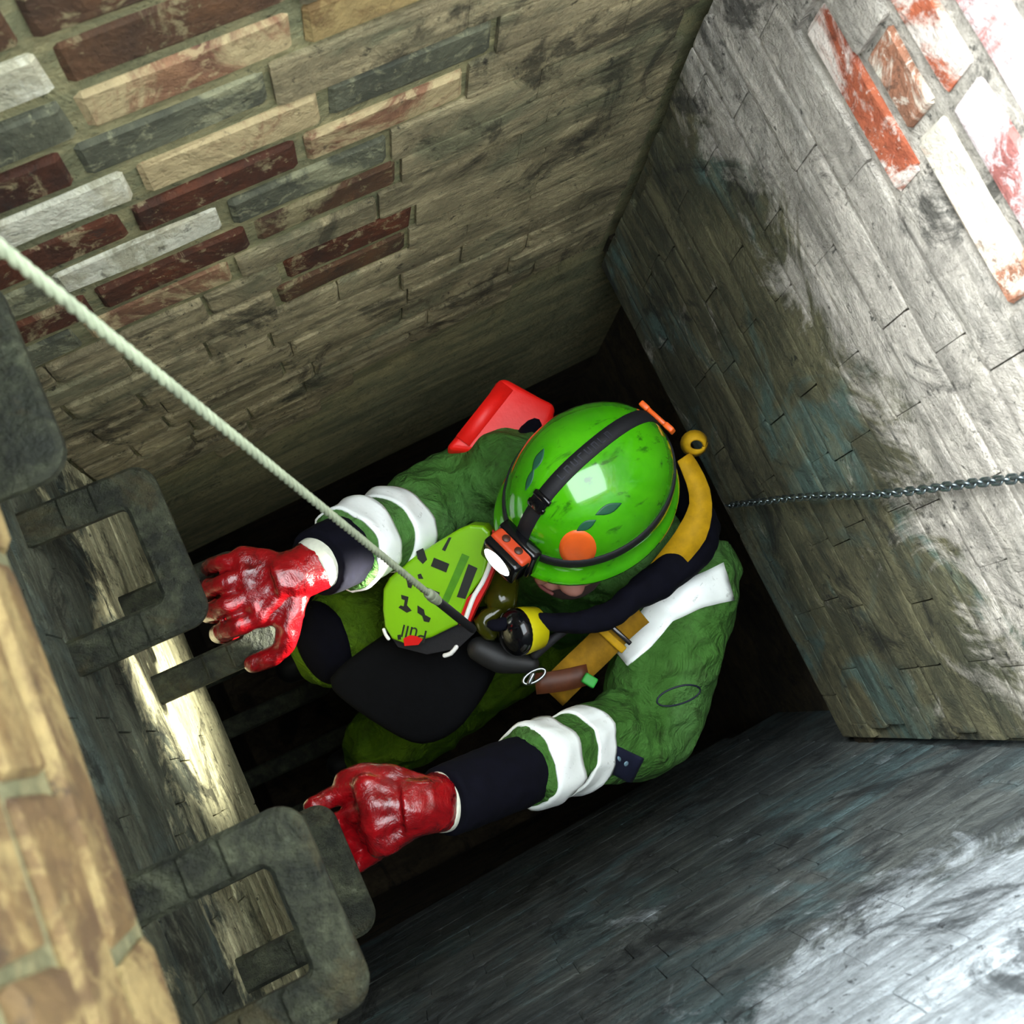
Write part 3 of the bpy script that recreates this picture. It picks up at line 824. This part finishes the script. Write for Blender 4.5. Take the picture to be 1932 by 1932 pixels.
# ------------------------------------------------------------------ helmet
def helmmat():
    m = MB('glossy_green_shell', .12, 0, .6); v = m.coords()
    a = m.noise(v, 10, 5, .6, .5, .35, .7); d = m.noise(m.coords((1, 2.2, 1)), 22, 6, .65, .6, .585, .68); s = m.noise(v, 60, 5, .7, 0, .66, .74)
    c = m.mix(a, srgb(52, 142, 4), srgb(74, 168, 10)); c = m.mix(m.mul(d, .75), c, srgb(26, 74, 14)); c = m.mix(m.mul(s, .4), c, srgb(30, 70, 20))
    m.color(c); m.b.inputs['Coat Weight'].default_value = .6; m.b.inputs['Coat Roughness'].default_value = .04; return m.m
M_HELM = helmmat()
M_BLK = plain('black_webbing', srgb(18, 18, 22), .7, vary=.4, scale=200, spec=.4)
M_BLKG = plain('black_gloss_plastic', srgb(12, 12, 15), .12, vary=.2, bump=0)
M_ORG = plain('orange_plastic', srgb(230, 96, 30), .4, vary=.15, bump=0)
M_ORGR = plain('orange_red_plastic', srgb(196, 66, 30), .4, vary=.15, bump=0)
helmet = empty('safety_helmet', HP - ZD * .03); tag(helmet, 'glossy lime green safety helmet with scuffs and vents on the worker', 'helmet')
def shell_r(a):
    """rim half-extents; a = 0 is the front"""
    return Vector((.151 * math.cos(a) - .004, .122 * math.sin(a), 0))
bm = bmesh.new(); seg, rows = 64, 22; R = []
for i in range(rows + 1):
    t = i / rows * math.pi / 2                 # 0 rim .. pi/2 crown
    row = []
    for k in range(seg):
        a = 2 * math.pi * k / seg; b0 = shell_r(a)
        q = math.cos(t) ** .82
        z = .148 * math.sin(t) ** .95
        fl = 0
        p = hloc(b0.x * q, b0.y * q, z)
        row.append(bm.verts.new(p))
        if i == rows: break
    R.append(row)
for A, B in zip(R[:-1], R[1:-1]):
    for k in range(seg): bm.faces.new((A[k], A[(k + 1) % seg], B[(k + 1) % seg], B[k]))
for k in range(seg): bm.faces.new((R[-2][k], R[-2][(k + 1) % seg], R[-1][0]))
# rolled brim: out and down, peak at the front, then back inside
prev = R[0]
for dx_, dz_ in ((.003, -.006), (.009, -.013), (.014, -.020), (.015, -.025), (.012, -.027), (.006, -.022), (-.002, -.012), (-.008, .01)):
    row = []
    for k in range(seg):
        a = 2 * math.pi * k / seg; b0 = shell_r(a); n = Vector((b0.x / .152, b0.y / .126, 0)).normalized()
        pk = max(0, math.cos(a)) ** 3
        d = dx_ * (1 + .35 * pk if dx_ > 0 else 1)
        row.append(bm.verts.new(hloc(b0.x + n.x * d, b0.y + n.y * d, dz_ - .012 * (1 - pk) * (dz_ < 0))))
    for k in range(seg): bm.faces.new((prev[(k + 1) % seg], prev[k], row[k], row[(k + 1) % seg]))
    prev = row
bmesh.ops.recalc_face_normals(bm, faces=bm.faces)
sh = from_bm('shell', bm, M_HELM, helmet); HB = bvh_of(sh.data)
sm = sh.modifiers.new('thick', 'SOLIDIFY'); sm.thickness = .0015; sm.offset = -1
M_VENT = plain('vent_shadow_green', srgb(28, 84, 58), .5, vary=.3)
for px, py, a_, b_, an in ((1148, 960, 27, 9, -.42), (1106, 991, 21, 8, -.5), (1016, 868, 24, 7, -1.1), (1000, 905, 22, 5, -1.2)):
    disc('vent', HB, px, py, a_, b_, an, .0012, M_VENT, helmet, .75, 4, 24)
disc('round_sticker', HB, 1090, 1034, 35, 34, 0, .0012, M_ORG, helmet)['label'] = 'round orange sticker'
# chin strap at the side
bm = bmesh.new(); ribbon(bm, [hloc(.02, .108, -.01), hloc(.04, .098, -.06), hloc(.06, .07, -.12)], .016, [hl, hl, hl - hu * .4], .003)
from_bm('chin_strap', bm, M_BLK, helmet)

# headlamp with its elastic straps
lampo = empty('headlamp', hloc(.165, 0, .03)); tag(lampo, 'orange and black headlamp strapped round the green helmet, lens lit', 'headlamp')
def on_helm(dirv, org):
    h = HB.ray_cast(org + dirv * .4, -dirv); return h[0], dirv
# side strap
bm = bmesh.new(); g = []
for k in range(73):
    a = 2 * math.pi * (k % 72) / 72; row = []
    for j in range(3):
        z = .024 + (j - 1) * .011 - .006 * math.cos(a)
        dv = (hf * math.cos(a) + hl * math.sin(a)); p, _ = on_helm(dv, HP + hu * z)
        row.append((p, (dv + hu * .25).normalized()))
    g.append(row)
slab_grid(bm, g, .003); bmesh.ops.remove_doubles(bm, verts=bm.verts, dist=.0003)
from_bm('side_strap', bm, M_BLK, lampo)
# strap over the crown
bm = bmesh.new(); g = []
for k in range(41):
    t = math.radians(14 + (166 - 14) * k / 40); dv = hf * math.cos(t) + hu * math.sin(t); row = []
    for j in range(3):
        p, _ = on_helm(dv, HP + hl * (j - 1) * .0125); row.append((p, dv))
    g.append(row)
slab_grid(bm, g, .003); from_bm('crown_strap', bm, M_BLK, lampo)
bm = bmesh.new()
for t in (44, 50):
    t = math.radians(t); dv = hf * math.cos(t) + hu * math.sin(t); p, _ = on_helm(dv, HP); tv = hu.cross(hl); tang = (-hf * math.sin(t) + hu * math.cos(t))
    box_bm(bm, p + dv * .004, (tang * .005, hl * .0165, dv * .004), .002, 1)
box_bm(bm, p + dv * .004 - tang * .009, (tang * .014, hl * .0145, dv * .0035), .002, 1)
from_bm('slider', bm, M_BLKG, lampo)
# faint woven lettering on the crown strap
bm = bmesh.new(); M_GREY = plain('grey_woven_lettering', srgb(36, 36, 46), .7, vary=.3)
for q in range(8):
    t = math.radians(66 + q * 5.2); dv = hf * math.cos(t) + hu * math.sin(t); tang = (-hf * math.sin(t) + hu * math.cos(t)); p, _ = on_helm(dv, HP)
    c = p + dv * .0032
    box_bm(bm, c - tang * .0035, (tang * .0009, hl * .006, dv * .0005)); box_bm(bm, c + hl * .005 * (-1) ** q, (tang * .0035, hl * .0009, dv * .0005))
    if q % 3: box_bm(bm, c + tang * .003, (tang * .0009, hl * .005, dv * .0005))
from_bm('strap_lettering', bm, M_GREY, lampo, False)
# rear clip
bm = bmesh.new(); t = math.radians(158); dv = hf * math.cos(t) + hu * math.sin(t); tang = (-hf * math.sin(t) + hu * math.cos(t)); p, _ = on_helm(dv, HP)
c = p + dv * .007
box_bm(bm, c, (tang * .006, hl * .028, dv * .004), .002, 1)
for s in (-1, 1): box_bm(bm, c + hl * s * .027, (tang * .011, hl * .009, dv * .005), .003, 2)
from_bm('rear_clip', bm, M_ORG, lampo)
# lamp: bracket, housing, orange cap, two buttons, lens
LC = hloc(.180, .004, .030); lt = (hf + hu * .30).normalized(); lu = (hu - hf * .30).normalized()
bm = bmesh.new(); box_bm(bm, LC - lt * .024, (lt * .011, hl * .040, lu * .030), .006, 2); from_bm('bracket', bm, M_BLKG, lampo)
bm = bmesh.new(); box_bm(bm, LC + lt * .003, (lt * .018, hl * .037, lu * .022), .009, 3); from_bm('housing', bm, M_BLKG, lampo)
bm = bmesh.new(); box_bm(bm, LC - lt * .006 + lu * .012, (lt * .014, hl * .036, lu * .0145), .007, 3); from_bm('cap', bm, M_ORGR, lampo)
for s in (-1, 1):
    bm = bmesh.new(); q = LC - lt * .006 + lu * .0255 + hl * s * .014; tube(bm, [q, q + lu * .0025], [.0075, .0065], 16, 'flat', smooth=False); from_bm('button', bm, plain('brown_button', srgb(70, 36, 22), .5, vary=.1), lampo)
bm = bmesh.new()
ml = MB('lit_lens', .1); ml.color((1, 1, 1, 1)); ml.b.inputs['Emission Color'].default_value = (.9, .96, 1, 1); ml.b.inputs['Emission Strength'].default_value = 3
bm.free(); bm = bmesh.new(); ellipsoid(bm, LC + lt * .019 + lu * .001, (hl * .029, lu * .016, lt * .008)); from_bm('lens', bm, ml.m, lampo)
ld = bpy.data.lights.new('headlamp_beam', 'SPOT'); lo = bpy.data.objects.new('headlamp_beam', ld); COL.objects.link(lo)
lo.location = LC + lt * .04; ld.energy = 20; ld.spot_size = math.radians(54); ld.spot_blend = 1; ld.shadow_soft_size = .018; ld.color = (1, .98, .86)
lo.rotation_euler = (at(380, 1270, 1.70) - lo.location).to_track_quat('-Z', 'Y').to_euler()

# ------------------------------------------------------------------ harness
M_YEL = plain('yellow_webbing', srgb(186, 142, 0), .75, vary=.35, scale=60, spec=.3)
M_YELD = plain('dirty_yellow_webbing', srgb(150, 110, 20), .8, vary=.5, scale=30, spec=.2)
M_STEEL = plain('scratched_steel', srgb(150, 155, 155), .3, 1, vary=.3)
har = empty('safety_harness', at(1180, 1180, 1.9)); tag(har, 'yellow webbing safety harness over the left shoulder', 'harness')
upn = Vector((-.25, -.1, 1))
bm = bmesh.new()
ribbon(bm, [at(1290, 862, 1.64), at(1312, 905, 1.65), at(1322, 950, 1.66), at(1306, 1005, 1.665), at(1262, 1062, 1.70), at(1226, 1102, 1.735)], [.032, .034, .038, .05, .046, .045], [upn + Vector((.6, 0, 0)), upn, upn, upn, upn, upn], .004)
from_bm('shoulder_strap', bm, M_YEL, har)
bm = bmesh.new(); pts = [at(1312 + 19 * math.cos(t), 838 + 17 * math.sin(t), 1.63 + .012 * math.sin(t)) for t in [2 * math.pi * k / 16 for k in range(17)]]
ribbon(bm, pts, .020, [(p - at(1312, 838, 1.63)).normalized() + Vector((0, 0, .9)) for p in pts], .004, smooth=False); o = from_bm('attachment_loop', bm, M_YEL, har)
bm = bmesh.new()
ribbon(bm, [at(1205, 1150, 1.725), at(1170, 1180, 1.735), at(1130, 1222, 1.745), at(1080, 1270, 1.76), at(1040, 1310, 1.79)], .056, [upn] * 5, .004)
from_bm('chest_strap', bm, M_YELD, har)
bm = bmesh.new(); c = at(1150, 1202, 1.733); e1 = (at(1172, 1222, 1.733) - at(1122, 1176, 1.733)).normalized(); e2 = e1.cross(upn.normalized()).normalized()
box_bm(bm, c, (e1 * .034, e2 * .007, upn.normalized() * .005), .003, 2); from_bm('adjuster', bm, M_YEL, har)
bm = bmesh.new(); box_bm(bm, c - e2 * .016, (e1 * .034, e2 * .004, upn.normalized() * .005), .002, 2)
from_bm('buckle_bar', bm, M_BLKG, har)
bm = bmesh.new(); pts = [at(1008 + 20 * math.cos(t) - 6 * math.sin(t), 1276 - 12 * math.cos(t) - 8 * math.sin(t), 1.735) for t in [2 * math.pi * k / 14 for k in range(15)]]
tube(bm, pts, .0028, 8, 'round', .005); tube(bm, [at(998, 1288, 1.73), at(1006, 1272, 1.728)], .004, 8, 'round'); from_bm('karabiner', bm, M_STEEL, har)
bm = bmesh.new(); ribbon(bm, [at(1010, 1290, 1.76), at(1060, 1284, 1.755), at(1110, 1272, 1.755)], .036, [upn] * 3, .006)
from_bm('chest_pad', bm, plain('brown_leather', srgb(84, 38, 4), .6, vary=.4), har)
bm = bmesh.new(); box_bm(bm, at(1112, 1284, 1.735), (FW * .009, SH * .012, ZD * .008), .003, 2); from_bm('tab', bm, plain('green_tab', srgb(40, 150, 50), .6), har)

# ------------------------------------------------------------------ escape set pouch
pn = Vector((-.36, -.16, .92)).normalized(); pc = at(820, 1100, 1.705)
OUT = [(886, 990), (912, 992), (924, 1004), (926, 1034), (914, 1086), (882, 1128), (862, 1180), (812, 1204), (764, 1216), (738, 1206), (725, 1184), (721, 1150), (722, 1112), (734, 1090), (776, 1054), (826, 1022), (862, 1000)]
def plate(name, pts, off, th, mat, parent, bevel=0, smooth=False):
    bm = bmesh.new(); P = [on_plane(x, y, pc, pn) + pn * off for x, y in pts]
    if smooth:
        P = resample(P[-2:] + P + P[:2], [0] * (len(P) + 4), .02)[0]; k_ = [i for i in range(len(P))]
        a_ = min(range(len(P)), key=lambda i: (P[i] - (on_plane(*pts[0], pc, pn) + pn * off)).length); P = P[a_:]
        b_ = min(range(len(P) // 2, len(P)), key=lambda i: (P[i] - P[0]).length); P = P[:b_]
    top = [bm.verts.new(p) for p in P]; bot = [bm.verts.new(p - pn * th) for p in P]; n = len(P)
    ft = bm.faces.new(top); bm.faces.new(list(reversed(bot)))
    for k in range(n): bm.faces.new((top[k], bot[k], bot[(k + 1) % n], top[(k + 1) % n]))
    bmesh.ops.recalc_face_normals(bm, faces=bm.faces)
    if bevel:
        bmesh.ops.bevel(bm, geom=list({e for e in ft.edges}), offset=bevel, segments=3, affect='EDGES', profile=.5)
    bmesh.ops.triangulate(bm, faces=[f for f in bm.faces if len(f.verts) > 4])
    return from_bm(name, bm, mat, parent, smooth)
pouch = empty('escape_set_pouch', at(810, 1140, 1.80)); tag(pouch, 'fluorescent lime escape set pouch with black markings on the worker\'s chest', 'pouch')
M_LIME = plain('fluorescent_lime_vinyl', srgb(122, 182, 4), .38, vary=.12, scale=14)
M_LIMED = plain('darker_lime_print', srgb(70, 134, 4), .4, vary=.2, scale=90)
M_BLKC = plain('added_bag_fabric', srgb(10, 11, 14), .9, vary=.4, scale=60, spec=.12)
M_PRT = plain('black_print', srgb(14, 20, 10), .5, vary=.2, bump=0)
M_REDP = plain('red_vinyl', srgb(206, 16, 10), .4, vary=.15)
M_WHP = plain('white_piping', srgb(240, 240, 234), .4, vary=.1)
plate('body', OUT, 0, .045, M_LIME, pouch, .006)
plate('side_flap', [(928, 1000), (940, 1004), (938, 1060), (918, 1108), (896, 1150), (884, 1178), (866, 1180), (868, 1146), (884, 1126), (902, 1110), (920, 1070), (928, 1034)], -.003, .03, M_REDP, pouch)
def strip(name, pts, wd, off, mat, parent):
    bm = bmesh.new(); P = [on_plane(x, y, pc, pn) + pn * off for x, y in pts]; tube(bm, P, wd, 8, 'round', .01); return from_bm(name, bm, mat, parent)
strip('piping', [(930, 1040), (923, 1070), (910, 1100), (896, 1122), (885, 1150), (877, 1174)], .0042, .003, M_WHP, pouch)
strip('piping', [(856, 1226), (846, 1238), (834, 1242)], .004, -.02, M_WHP, pouch)
strip('piping', [(724, 1188), (728, 1198), (733, 1205)], .003, .0, M_WHP, pouch)
plate('base', [(724, 1196), (764, 1216), (812, 1204), (864, 1180), (884, 1180), (890, 1200), (860, 1228), (800, 1240), (745, 1226)], -.02, .05, M_BLK, pouch)
plate('pull_tab', [(762, 1204), (774, 1198), (788, 1200), (798, 1206), (790, 1216), (764, 1218)], .003, .004, M_REDP, pouch)
plate('added_dark_bag', [(684, 1232), (760, 1222), (880, 1186), (912, 1236), (905, 1300), (850, 1400), (770, 1440), (680, 1400), (590, 1330), (600, 1290)], -.085, .12, M_BLKC, pouch, .02, True)['label'] = 'black bag shape added under the lime pouch to darken the left thigh'  # black bag shape added to darken the thigh area below the pouch
def mark(pts, mat=M_PRT): return plate('printed_mark', pts, .0012, .002, mat, pouch)
mark([(872, 1044), (886, 1050), (846, 1138), (834, 1132)], M_LIMED)
mark([(884, 1064), (901, 1072), (878, 1130), (862, 1126)])
mark([(819, 1052), (848, 1064), (842, 1080), (813, 1068)])
mark([(847, 1014), (852, 1014), (840, 1040), (834, 1037)])
mark([(795, 1104), (830, 1118), (826, 1132), (793, 1116)])
mark([(757, 1122), (771, 1126), (768, 1142), (777, 1152), (768, 1156), (752, 1146), (756, 1142), (762, 1144), (764, 1132), (758, 1130)])
mark([(788, 1142), (800, 1150), (802, 1160), (813, 1166), (810, 1174), (800, 1172), (797, 1162), (788, 1156)])
mark([(786, 1040), (798, 1034), (802, 1044), (806, 1056), (798, 1064), (788, 1054)])
mark([(767, 1092), (777, 1088), (780, 1098), (776, 1110), (770, 1108)])
mark([(788, 1084), (794, 1082), (799, 1092), (790, 1092)])
mark([(750, 1198), (756, 1197), (757, 1206), (751, 1207)])
# "Pull", printed upside down from here
fc = bpy.data.curves.new('pull', 'FONT'); fc.body = 'Pull'; fc.size = 1; fc.extrude = .01
fo = bpy.data.objects.new('tmp', fc); COL.objects.link(fo)
dg = bpy.context.evaluated_depsgraph_get(); dg.update()
tme = bpy.data.meshes.new_from_object(fo.evaluated_get(dg)); bpy.data.objects.remove(fo)
x0 = on_plane(806, 1190, pc, pn); x1 = on_plane(762, 1178, pc, pn); ex = (x1 - x0); wd = ex.length; ex.normalize(); ey = pn.cross(ex).normalized()
xs = [v.co.x for v in tme.vertices]; sc = wd / (max(xs) - min(xs))
for v in tme.vertices:
    c = v.co.copy(); v.co = x0 + ex * (c.x - min(xs)) * sc + ey * c.y * sc + pn * (.002 + c.z * .02)
link('printed_lettering', tme, M_PRT, pouch, False)

# ------------------------------------------------------------------ breathing regulator on the chest
reg = empty('breathing_regulator', at(960, 1200, 1.76)); tag(reg, 'yellow breathing regulator with glossy black dome under the helmet', 'regulator')
M_RY = plain('yellow_plastic', srgb(196, 186, 14), .35, vary=.15, bump=.05)
M_OL = plain('olive_clear_plastic', srgb(58, 60, 10), .12, vary=.4, bump=.1)
rc = at(985, 1190, 1.70); rax = (at(940, 1196, 1.69) - at(1010, 1180, 1.70)).normalized(); rax = (rax + ZD * .35).normalized()
bm = bmesh.new(); tube(bm, [rc - rax * .035, rc - rax * .03, rc, rc + rax * .012, rc + rax * .016], [.028, .036, .040, .040, .036], 32, 'flat', smooth=False); from_bm('body', bm, M_RY, reg)
bm = bmesh.new(); u = rax.orthogonal().normalized(); v_ = rax.cross(u); ellipsoid(bm, rc + rax * .012, (u * .041, v_ * .041, rax * .026), 28, 16); from_bm('dome', bm, M_BLKG, reg)
bm = bmesh.new(); tube(bm, [at(1020, 1200, 1.69), at(1028, 1190, 1.685), at(1022, 1180, 1.683)], .003, 8, 'round'); from_bm('clip', bm, M_BLK, reg)
bm = bmesh.new(); tube(bm, [at(945, 1130, 1.74), at(950, 1085, 1.75), at(940, 1040, 1.77)], [.030, .027, .022], 20, 'round', .01); from_bm('mask', bm, M_OL, reg)
bm = bmesh.new(); tube(bm, [at(925, 1192, 1.74), at(912, 1172, 1.735), at(940, 1152, 1.73)], [.016, .018, .012], 12, 'round', .01); from_bm('mouthpiece', bm, M_OL, reg)
bm = bmesh.new(); tube(bm, [at(905, 1225, 1.76), at(945, 1242, 1.76), at(1000, 1252, 1.755)], [.022, .026, .016], 18, 'round', .01); from_bm('valve_block', bm, M_BOOT, reg)
bm = bmesh.new(); tube(bm, [at(1010, 1235, 1.73), at(1050, 1200, 1.715), at(1085, 1175, 1.715), at(1100, 1160, 1.72)], [.008] * 4, 10, 'round', .01); from_bm('hose', bm, M_BLK, reg)

# ------------------------------------------------------------------ red bag at the worker's back
def bm_flap():
    bm = bmesh.new(); n = ZD
    ribbon(bm, [tp[3].lerp(tp[0], .12).lerp(tp[2], .12) + ZD * .004, tp[0].lerp(tp[2], .12) + ZD * .005, ], .03, [n, n], .004, smooth=False)
    return bm
rb = empty('red_bag', at(955, 800, 2.1)); tag(rb, 'bright red bag behind the worker\'s right shoulder', 'bag')
M_RB = plain('bright_red_nylon', srgb(240, 22, 12), .5, vary=.12, scale=12, bump=.3)
bm = bmesh.new()
tp = [at(947, 710, 1.78), at(1052, 760, 1.78), at(1015, 870, 1.79), at(840, 845, 1.79)]
T_ = [bm.verts.new(p) for p in tp]; B_ = [bm.verts.new(p - ZD * .30 + Vector((0, -.01, 0))) for p in tp]
bm.faces.new(T_); bm.faces.new(list(reversed(B_)))
for k in range(4): bm.faces.new((T_[k], B_[k], B_[(k + 1) % 4], T_[(k + 1) % 4]))
bmesh.ops.recalc_face_normals(bm, faces=bm.faces)
bmesh.ops.bevel(bm, geom=bm.edges[:], offset=.014, segments=4, affect='EDGES', profile=.5)
bmesh.ops.subdivide_edges(bm, edges=bm.edges[:], cuts=3, use_grid_fill=True)
bm.normal_update()
for v in bm.verts: v.co += v.normal * .006 * noise.noise(v.co * 14)
from_bm('body', bm, M_RB, rb)
from_bm('flap', bm_flap(), M_RB, rb)

# ------------------------------------------------------------------ lifeline and chain
M_ROPE = plain('pale_green_grey_rope', srgb(150, 160, 132), .85, vary=.4, scale=50)
r0, r1 = at(-60, 418, .56), at(893, 1188, 1.67); rdir = (r1 - r0).normalized(); r00 = r0 - rdir * .3
u = rdir.orthogonal().normalized(); v_ = rdir.cross(u); bm = bmesh.new()
Lr = (r1 - r00).length; nst = int(Lr / .004)
for s in range(3):
    pts = []
    for i in range(nst + 1):
        t = i / nst; a = 2 * math.pi * (t * Lr / .034 + s / 3)
        pts.append(r00 + (r1 - r00) * t + (u * math.cos(a) + v_ * math.sin(a)) * .0023)
    tube(bm, pts, .0027, 7, 'round', smooth=False)
rope = empty('lifeline_rope', r1); tag(rope, 'pale twisted lifeline rope running down to the worker\'s chest', 'rope')
from_bm('strands', bm, M_ROPE, rope)
bm = bmesh.new()
for tt, rr in ((.12, .0075), (.105, .0085), (.09, .0075)):
    q = r1 - rdir * (tt + .13); tube(bm, [q - rdir * .006, q + rdir * .006], [rr, rr], 12, 'round', smooth=False)
from_bm('stopper_knot', bm, M_ROPE, rope)
bm = bmesh.new(); tube(bm, [r1 - rdir * .20, r1 - rdir * .1, r1 - rdir * .005], [.0068, .0072, .0068], 12, 'round'); from_bm('dark_sheath', bm, M_BLK, rope)

M_CHAIN = plain('galvanised_chain', srgb(120, 132, 134), .28, .9, vary=.35, scale=80)
ch = empty('hanging_chain', Vector((XB - .02, -.04, HC - .6))); tag(ch, 'fine galvanised chain hanging slantwise across the limewashed wall', 'chain')
c0 = Vector((XB - .018, -.10, HC - .72)); c1 = at(1372, 954, 1.80); c1.x = min(c1.x, XB - .02)
cl = (c1 - c0).length; cdv = (c1 - c0).normalized(); nl = int(cl / .0125)
def link_mesh():
    bm = bmesh.new(); pts = []
    for k in range(20):
        t = 2 * math.pi * k / 20; pts.append(Vector((.0048 * math.cos(t), 0, .0045 * math.sin(t) + (.0042 if math.sin(t) > 0 else -.0042))))
    seg = 6; rings = []
    for k in range(20):
        tg = (pts[(k + 1) % 20] - pts[k - 1]).normalized(); uu = Vector((0, 1, 0)); vv = tg.cross(uu)
        rings.append([bm.verts.new(pts[k] + (uu * math.cos(2 * math.pi * j / seg) + vv * math.sin(2 * math.pi * j / seg)) * .0019) for j in range(seg)])
    for k in range(20):
        for j in range(seg): bm.faces.new((rings[k][j], rings[k][(j + 1) % seg], rings[(k + 1) % 20][(j + 1) % seg], rings[(k + 1) % 20][j]))
    me = bpy.data.meshes.new('link'); bm.to_mesh(me); bm.free(); me.materials.append(M_CHAIN)
    for p in me.polygons: p.use_smooth = True
    return me
LM = link_mesh(); q0 = Vector((0, 0, 1)).rotation_difference(cdv)
for i in range(nl + 1):
    o = bpy.data.objects.new('link', LM); COL.objects.link(o)
    p = c0 + cdv * i * .0125 + Vector((.0025 * math.sin(i * .23), .003 * math.sin(i * .11), 0))
    o.matrix_world = Matrix.Translation(p) @ (q0 @ Quaternion((0, 0, 1), math.radians(45 + 90 * (i % 2) + random.uniform(-12, 12)))).to_matrix().to_4x4()
    o.parent = ch; o.matrix_parent_inverse = ch.matrix_world.inverted()
